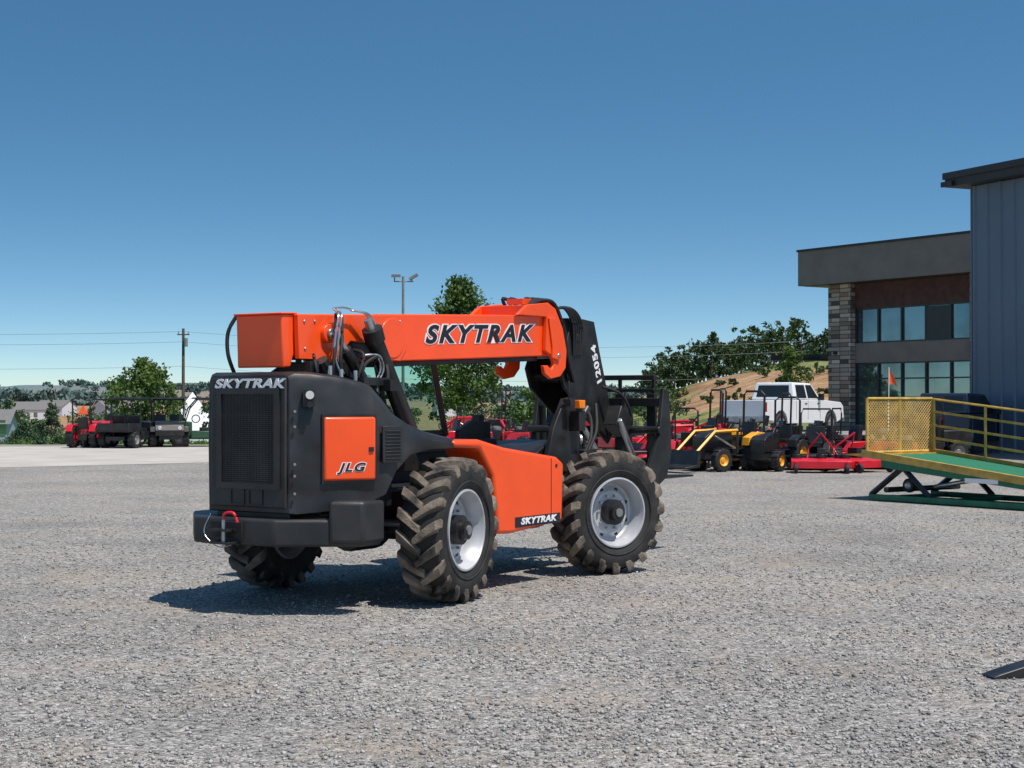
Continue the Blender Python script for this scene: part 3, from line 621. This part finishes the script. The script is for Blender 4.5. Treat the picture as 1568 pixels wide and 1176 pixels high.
tractor((-16.3,61),R(80),RED,False,.85,RED); utv((-14.7,61.2),R(75),BLACKM,True); utv((-13.6,62.6),R(-75),BLACKM,True); utv((-12.2,62.5),R(-165),GREENU,True); utv((-15.9,63),R(-110),RED,False)
sg=MB(); sg.prism([(-.2,0),(.2,0),(0,.35)],-.01,.01,mat('sign_orange',(.9,.12,.02),.5)); sg.tube([(0,.02,-1.3),(0,.02,.1)],.015,BLACKM,6,False); sg.make('slow_vehicle_sign',None,loc=(-16.2,59.8,1.3))
random.seed(11)
for x,y,a,c,rp in((-2.3,58,200,RED,1),(-1.7,60,160,BLACKM,1),(-.75,59,100,BLACKM,0),(.55,58,180,RED,0),(.95,56.5,190,RED,1),(-.4,57,170,RED,0),(1.7,58,170,RED,0),(3.1,55,180,RED,0),(4.0,50,190,RED,1),(4.75,52,150,RED,0),(4.4,46.5,170,RED,0),(5.5,53,180,RED,0),(3.6,48,30,RED,0),(8.05,42.2,250,BLACKM,1),(9.2,43.5,200,RED,0),(2.5,59,180,RED,0),(8.6,47,180,RED,0),(-.2,62,180,RED,0),(6.6,50,160,RED,0),(7.6,52,180,RED,0),(5.2,44.2,140,RED,0),(6.3,45,170,RED,0),(8.7,44.5,150,BLACKM,1),(10.2,46,190,RED,0),(9.4,50,190,RED,0),(2.9,50,200,RED,1),(4.1,44.5,200,RED,0),(5.9,49,200,RED,0),(5.0,49,170,RED,0),(6.9,53.5,190,RED,0),(8.4,54,175,RED,0),(7.7,44.3,140,RED,0),(3.5,53,180,RED,0),(9.9,42.5,160,RED,0),(-1.2,56,180,RED,0),(.2,55,165,RED,0)):
    mower((x,y),R(a),c,1.0,bool(rp))
tractor((5.8,41.4),R(215),YEL,True,.92,YEL,BLACKM); tractor((6.95,41.6),R(-125),BLACKM,False,.85,YEL,BLACKM); tractor((5.4,47.0),R(200),RED,True,.95,GREY); tractor((7.3,46),R(190),BLACKM,False,.9,YEL); tractor((3.3,58),R(170),RED,True,1,GREY); tractor((-1.1,63.5),R(170),RED,True,1,GREY); tractor((4.75,42.3),R(75),RED,False,.72,GREY); tractor((6.2,52),R(160),RED,True,.95,GREY)
def implement(loc,rz,wd=1.9):
    e=empty('finish_mower',(loc[0],loc[1],float(T(loc[0],loc[1]))),(0,0,rz)); m=MB()
    m.prism([(-.5,.12),(-.5,.30),(-.3,.36),(.35,.36),(.5,.28),(.5,.12)],-wd/2,wd/2,RED)
    for y in(-.6,0,.6): m.cyl((0,y,.36),(0,y,.46),.13,BLACKM)
    m.bb((-.1,-.1,.4),(.25,.1,.62),BLACKM); m.tube([(.3,-.35,.35),(.55,-.3,.6),(.1,0,1.0),(.55,.3,.6),(.3,.35,.35)],.03,RED,6,False)
    for x in(-.65,.62):
        for y in(-wd*.42,wd*.42): wheel(m,(x,y,.12),.12,.09,DARK,False); m.bb((min(x,x*.6),y-.03,.24),(max(x,x*.6),y+.03,.30),RED)
    m.make('deck',e,.02)
implement((7.85,40.2),R(80),1.5); implement((8.85,40.6),R(120),1.2)
m=MB(); m.tube([(0,0,0),(.03,0,2.75)],.014,WHITE,6,False); m.add([(.03,0,2.73),(.0,.02,2.25),(.17,.05,2.30),(.27,.02,2.18),(.20,0,2.42)],[(0,1,2),(0,2,4),(4,2,3)],mat('flag_orange',(.95,.13,.03),.7)); m.make('safety_flag',None,loc=(10.45,44,.0))

def pickup(name,loc,rz,c,s=1):
    e=empty(name,(loc[0],loc[1],float(T(loc[0],loc[1]))),(0,0,rz)); e.scale=(s,s,s); m=MB()
    def arch(cx,r): return [(cx+r*math.cos(t),.42+r*math.sin(t)) for t in [math.pi*k/8 for k in range(9)]]
    low=[(-3.0,.55),(-3.0,1.28)]+[(-.75,1.28),(1.0,1.30),(1.15,1.30),(2.75,1.20),(2.95,1.05),(3.0,.6),(2.45,.42)]+arch(1.95,.48)+[(1.4,.40),(-1.3,.40)]+arch(-1.85,.48)+[(-2.4,.5)]
    m.prism(low,-.98,.98,c)
    m.make('body',e,.05,3)
    m=MB(); 
    vs=[]
    for y,ins in((-1,1),(1,1)):
        for x,z,k in((-.85,1.30,.95),(1.25,1.30,.95),(.65,1.93,.80),(-.70,1.96,.80)): vs.append((x,y*k,z))
    m.add(vs,[(0,1,2,3),(7,6,5,4),(0,4,5,1),(1,5,6,2),(2,6,7,3),(3,7,4,0)],c); m.make('cab',e,.05,3)
    m=MB()
    for sy in(-1,1):
        def q(x,z): 
            k=.95-(z-1.30)/.65*.15; return (x,sy*(k+.006),z)
        m.add([q(-.62,1.36),q(.12,1.36),q(.10,1.86),q(-.56,1.86)],[(0,1,2,3)],WIN); m.add([q(.22,1.36),q(1.02,1.36),q(.62,1.86),q(.2,1.86)],[(0,1,2,3)],WIN)
        m.box((1.0,sy*1.08,1.40),(.12,.2,.25),BLACKM); m.bb((-3.03,sy*.98-.08,.85),(-2.99,sy*.98-.02 if sy>0 else sy*.98+.02,1.2),REDL)
        m.box((.0,sy*.99,1.15),(.16,.02,.03),BLACKM); m.box((.95,sy*.99,1.15),(.16,.02,.03),BLACKM)
        for xd in(-.72,.16,1.1): m.bb((xd-.008,sy*.984-.004,.55),(xd+.008,sy*.984+.004,1.27),GREY)
    m.add([(-.83,-.72,1.40),(-.83,.72,1.40),(-.735,.66,1.85),(-.735,-.66,1.85)],[(0,1,2,3)],WIN)
    m.add([(1.18,-.82,1.38),(1.18,.82,1.38),(.72,.72,1.87),(.72,-.72,1.87)],[(0,1,2,3)],WIN)
    m.bb((-3.1,-.95,.5),(-2.98,.95,.68),STEEL); m.bb((2.96,-.95,.45),(3.1,.95,.68),STEEL); m.make('glass_and_trim',e)
    m=MB()
    for x in(-1.85,1.95):
        for y in(-.86,.86): wheel(m,(x,y,.40),.40,.27,STEEL,False,.6)
    m.make('wheels',e); return e
pickup('pickup_truck',(11.75,68.5),R(50),WHITE,1.12)
pickup('parked_truck',(14.35,51.5),R(50),NAVY)
utv((11.9,46.5),R(200),BLACKM,True)

# ------------------------------------------------------------ ramp
RP=empty('loading_ramp',(6.55,29.1,0),(0,0,math.atan2(-.82,.57)))
m=MB(); LN=10.5; h0=.84
m.prism([(0,.02),(0,.12),(LN,.12),(LN,.02)],0,.1,GREEN); m.prism([(0,.02),(0,.12),(LN,.12),(LN,.02)],1.7,1.8,GREEN)
m.prism([(.3,h0-.22),(.3,h0-.03),(7.4,.06),(7.4,0.01)],0.0,.08,GREEN); m.prism([(.3,h0-.22),(.3,h0-.03),(7.4,.06),(7.4,0.01)],1.74,1.82,GREEN)
for a,b_ in(((.0,.1),(.75,.62)),((1.4,.1),(.8,.6))):
    for y in(.02,1.72): m.tube([(a[0],y+.04,a[1]),(b_[0],y+.04,b_[1])],.06,BLACKM,4,False)
m.cyl((.5,-.1,.22),(.5,1.9,.22),.05,BLACKM); m.cyl((1.3,.3,.3),(2.4,.3,.5),.04,STEEL)
for x in(.3,1.6,3): m.bb((x,.1,.03),(x+.1,1.7,.1),GREEN)
wheel(m,(.75,.25,.3),.13,.1,STEEL,False)
m.bb((2.2,-.012,.42),(2.9,-.004,.50),WTXT)
m.make('base_frame',RP,.008)
m=MB(); m.add([(.1,.06,h0),(7.4,.06,.07),(7.4,1.76,.07),(.1,1.76,h0)],[(0,1,2,3)],mat('ramp_deck_green',(.014,.15,.075),.8,0,.35,40)); m.make('deck',RP)
m=MB()
for y in(-.02,1.76): m.prism([(-.15,h0-.04),(-.15,h0+.09),(7.4,.15),(7.4,.02)],y,y+.08,YELR)
m.prism([(-.55,h0-.02),(-.55,h0+.0),(.15,h0+.02),(.15,h0-.06)],0,1.8,YELR)
for hh in(1.02,.78,.52,.28): m.tube([(.0,1.8,h0+hh),(7.2,1.8,h0+hh-.105*7.2)],.024,YELR,6,False)
for x in(0,1.2,2.4,3.6,4.8,6.0,7.2): m.tube([(x,1.8,h0-.105*x),(x,1.8,h0+1.02-.105*x)],.026,YELR,6,False)
for x in (3.4,): m.bb((x-.1,1.7,.1),(x+.08,1.86,h0+1.0-.105*x),YELR)
for z in(h0+.04,h0+1.03): m.tube([(-.05,.02,z),(-.05,1.8,z)],.03,YELR,6,False)
for y in(.02,.9,1.8): m.tube([(-.05,y,h0),(-.05,y,h0+1.03)],.03,YELR,6,False)
k=26
for i in range(-15,k):
    for sg_ in(1,-1):
        y_a=i*1.78/k*1.0; L_=.98
        p0=[y_a,0]; p1=[y_a+L_,L_]
        if p0[0]<0: p0=[0,-y_a]
        if p1[0]>1.78: p1=[1.78,1.78-y_a]
        if p0[1]>=L_ or p1[1]<=p0[1]: continue
        if sg_<0: p0[0]=1.78-p0[0]; p1[0]=1.78-p1[0]
        m.tube([(-.055+.006*sg_,.02+p0[0],h0+.05+p0[1]),(-.055+.006*sg_,.02+p1[0],h0+.05+p1[1])],.0085,YELR,4,False)
m.make('railings',RP)

# ------------------------------------------------------------ buildings
TAUPE=mat('taupe_stucco',(.185,.158,.138),.85,0,.10,1,.1,30)
DTRIM=mat('dark_trim',(.025,.022,.022),.5)
BROWN=mat('dark_red_brick',(.075,.030,.024),.8,0,.2,3)
BWIN=mat('window_glass',(.17,.24,.25),.03,.75,.3,.5)
FR=mat('window_frame',(.03,.03,.03),.4)
def stone():
    m=bpy.data.materials.new('ledge_stone'); m.use_nodes=True; nt=m.node_tree; b=nt.nodes['Principled BSDF']; b.inputs['Roughness'].default_value=.9
    tc=nt.nodes.new('ShaderNodeTexCoord'); sp=nt.nodes.new('ShaderNodeSeparateXYZ'); nt.links.new(tc.outputs['Object'],sp.inputs[0])
    ad=nt.nodes.new('ShaderNodeMath'); ad.operation='ADD'; nt.links.new(sp.outputs['X'],ad.inputs[0]); nt.links.new(sp.outputs['Y'],ad.inputs[1])
    cb=nt.nodes.new('ShaderNodeCombineXYZ'); nt.links.new(ad.outputs[0],cb.inputs[0]); nt.links.new(sp.outputs['Z'],cb.inputs[1])
    br=nt.nodes.new('ShaderNodeTexBrick'); br.inputs['Scale'].default_value=1; br.inputs['Brick Width'].default_value=.62; br.inputs['Row Height'].default_value=.22; br.inputs['Mortar Size'].default_value=.02
    br.inputs['Color1'].default_value=(0,0,0,1); br.inputs['Color2'].default_value=(1,1,1,1); br.inputs['Mortar'].default_value=(0,0,0,1); br.squash=1.4; br.offset=.43
    nt.links.new(cb.outputs[0],br.inputs['Vector'])
    r=nt.nodes.new('ShaderNodeValToRGB'); e=r.color_ramp.elements; e[0].position=0; e[0].color=(.06,.05,.045,1); e[1].position=1; e[1].color=(.62,.54,.45,1)
    for p,c in((.3,(.24,.19,.15,1)),(.5,(.42,.37,.32,1)),(.7,(.28,.16,.10,1))): q=e.new(p); q.color=c
    nt.links.new(br.outputs['Color'],r.inputs[0]); nt.links.new(r.outputs[0],b.inputs['Base Color'])
    return m
STONE=stone()
fb=.3
E=empty('storefront_building',(15.33,84.8,0),(0,0,math.atan2(-.837,.547)))
m=MB()
m.bb((0,0,7.93),(16,14,9.75),TAUPE); m.bb((-.06,-.06,9.752),(16,14,9.87),DTRIM); m.bb((.25,.25,7.90),(16,14,7.929),DTRIM)
m.make('fascia',E)
wy=1.1
m=MB(); m.bb((1.75,wy,6.6),(16,wy+.3,7.9),BROWN); m.bb((1.75,wy,3.77),(16,wy+.3,4.79),TAUPE); m.bb((1.4,wy+.4,fb-.3),(1.6,13,7.9),DTRIM); m.bb((1.6,wy+6,fb-.3),(16,wy+6.2,7.9),DTRIM)
m.bb((1.75,wy,fb-.3),(16,wy+.3,fb+.25),TAUPE); m.bb((1.6,wy+.3,4.2),(16,wy+6,4.4),DTRIM); m.make('walls',E)
m=MB(); m.bb((1.5,wy-.35,fb-.3),(3.1,wy+.6,7.9),STONE); m.bb((11.0,wy-.35,fb-.3),(12.2,wy+.6,7.9),STONE); m.make('stone_piers',E)
m=MB(); m.add([(3.1,wy+.12,4.79),(16,wy+.12,4.79),(16,wy+.12,6.6),(3.1,wy+.12,6.6)],[(0,1,2,3)],BWIN); m.add([(3.1,wy+.12,fb),(16,wy+.12,fb),(16,wy+.12,3.77),(3.1,wy+.12,3.77)],[(0,1,2,3)],BWIN); m.make('window_glass',E)
m=MB()
for x in(3.15,4.7,6.3,7.9,9.5,10.95): m.bb((x-.05,wy+.02,4.79),(x+.05,wy+.16,6.6),FR); m.bb((x-.05,wy+.02,fb),(x+.05,wy+.16,3.77),FR)
m.bb((7.95,wy+.03,4.85),(9.45,wy+.10,6.5),FR)
for z in(4.79,6.53): m.bb((3.1,wy+.01,z),(16,wy+.15,z+.07),FR)
for z in(2.9,3.7): m.bb((3.1,wy+.01,z),(16,wy+.15,z+.07),FR)
m.make('window_frames',E)
m=MB(); m.box((2.1,wy-.45,4.3),(.15,.2,.15),DTRIM); m.make('wall_lamp',E)
m=MB(); m.bb((-1.6,2.2,4.05),(1.35,8.5,4.35),DTRIM)
m.tube([(1.4,2.3,6.9),(-1.4,3.2,4.4)],.03,DTRIM,6,False); m.tube([(1.4,6,6.9),(-1.4,7,4.4)],.03,DTRIM,6,False)
m.make('entrance_canopy',E)
m=MB(); m.box((0,0,0),(3.6,1.2,.22),DTRIM,(0,0,0)); m.tube([(-1.5,0,.1),(1.5,.2,1.4)],.03,DTRIM,5,False); m.make('hanging_canopy',E,loc=(-1.6,1.8,4.1),rot=(0,0,math.atan2(.837,.547)))
MET=mat('grey_blue_metal_siding',(.12,.165,.215),.45,.1,.06,.5)
E2=empty('metal_building',(15.45,53,0),(0,0,math.atan2(-.907,.42)))
m=MB(); m.bb((0,0,.0),(26,16,9.0),MET)
x=.0
while x<26:
    m.prism([(x,0),(x+.04,-.055),(x+.12,-.055),(x+.16,0)],.0,9.0,MET,'z'); x+=.62
m.bb((-.06,-.06,0),(0,.2,9.0),MET); m.make('wall_panels',E2)
m=MB(); m.prism([(-.75,9.02),(-.75,9.3),(-.6,9.40),(-.6,9.45),(27,9.45),(27,9.02)],-.55,16.2,DTRIM); m.bb((-.8,-.62,9.28),(27,-.55,9.50),DTRIM); m.bb((-.85,-.65,9.03),(-.3,-.555,9.2),DTRIM); m.make('roof_trim',E2)

# ------------------------------------------------------------ poles, tent, house
m=MB(); z0=float(T(-27,130)); 
m.tube([(0,0,z0-.3),(0,0,7.7)],.16,mat('wood_pole',(.10,.075,.055),.9,0,.3,6),8,False,r2=.11)
m.box((0,0,7.2),(1.0,.1,.1),BARK); m.cyl((.25,-.2,6.2),(.25,-.2,6.9),.16,GREY)
for xx_ in(-.4,.0,.4): m.cyl((xx_,0,7.25),(xx_,0,7.45),.04,GREY,seg=6)
m.make('utility_pole',None,loc=(-27,130,0))
WIRE=mat('wire',(.16,.17,.18),.5)
m=MB()
def span(p,q,sag,r=.012):
    pts=[]
    for i in range(15):
        t=i/14; pts.append((p[0]+(q[0]-p[0])*t,p[1]+(q[1]-p[1])*t,p[2]+(q[2]-p[2])*t-sag*4*t*(1-t)))
    m.tube(pts,r,WIRE,4,False)
for dz in((7.45),(6.6),(4.6)):
    span((-75,130,dz+.6),(-27,130,dz),.5); span((-27,130,dz),(25,135,dz-.6),.9)
m.make('power_line')
m=MB(); zl=float(T(-5.3,77)); m.cyl((0,0,zl),(0,0,zl+.7),.25,GREY); m.tube([(0,0,zl),(0,0,7.85)],.085,GREY,8,False,r2=.06)
m.tube([(-.45,0,7.6),(.5,0,7.6)],.03,GREY,6,False); m.tube([(-.42,0,7.6),(-.42,0,7.8)],.03,GREY,6,False); m.tube([(.42,0,7.6),(.42,0,7.75)],.03,GREY,6,False)
m.box((-.34,-.1,7.87),(.42,.5,.14),GREY,(R(5),0,0)); m.box((.5,.05,7.83),(.48,.4,.12),GREY,(0,R(-30),0)); m.make('street_lamp',None,.0,loc=(-5.3,77,0))
m=MB(); TENT=mat('tent_fabric',(.8,.8,.8),.7,0,.03)
zt=float(T(-23,112)); 
m.add([(-1.7,-1.5,zt+1.9),(1.7,-1.5,zt+1.9),(1.7,1.5,zt+1.9),(-1.7,1.5,zt+1.9),(0,0,3.0-0)],[(0,1,4),(1,2,4),(2,3,4),(3,0,4)],TENT)
m.bb((-1.7,-1.52,zt),(1.7,-1.48,zt+1.9),TENT); m.bb((1.66,-1.5,zt),(1.7,1.5,zt+1.9),TENT); m.make('party_tent',None,loc=(-22.6,112,-.6))
def house(x,y,w_,d_,h,rh,rot,wall,roofc,name='house'):
    e=empty(name,(x,y,float(T(x,y))),(0,0,rot)); m=MB(); m.bb((-w_/2,-d_/2,-.5),(w_/2,d_/2,h),wall); m.prism([(-d_/2,h),(d_/2,h),(0,h+rh)],-w_/2,w_/2,wall,'x'); m.make('walls',e)
    m=MB()
    for s1 in(-1,1):
        m.add([(-w_/2-.3,s1*(d_/2+.3),h-.1),(w_/2+.3,s1*(d_/2+.3),h-.1),(w_/2+.3,0,h+rh+.08),(-w_/2-.3,0,h+rh+.08)],[(0,1,2,3)],roofc)
    m.make('roof',e); m=MB()
    for k in(-.3,.05,.32): m.bb((w_*k,-d_/2-.03,.9),(w_*k+1,-d_/2-.005,2.1),BWIN)
    m.make('windows',e)
ROOF=mat('shingle',(.16,.155,.15),.9); SID=mat('white_siding',(.6,.62,.64),.8)
house(-41.0,120,6.0,6,1.9,.9,R(10),mat('blue_grey_siding',(.3,.36,.42),.8),ROOF)
for x,y,a in((-130,430,10),(-118,470,50),(-150,520,-20),(-135,560,30),(-95,560,10),(-88,600,60),(-160,640,20),(-20,520,15),(-60,480,10)):
    house(x,y,11,8,3.0,2.0,R(a),SID,ROOF)

m=MB(); m.prism([(0,.012),(.05,.03),(.45,.13),(1.2,.14),(1.2,.0),(.02,.0)],-.08,.08,BLACKM); m.make('fork_tine',None,.006,loc=(3.16,10.55,0),rot=(0,0,R(14)))
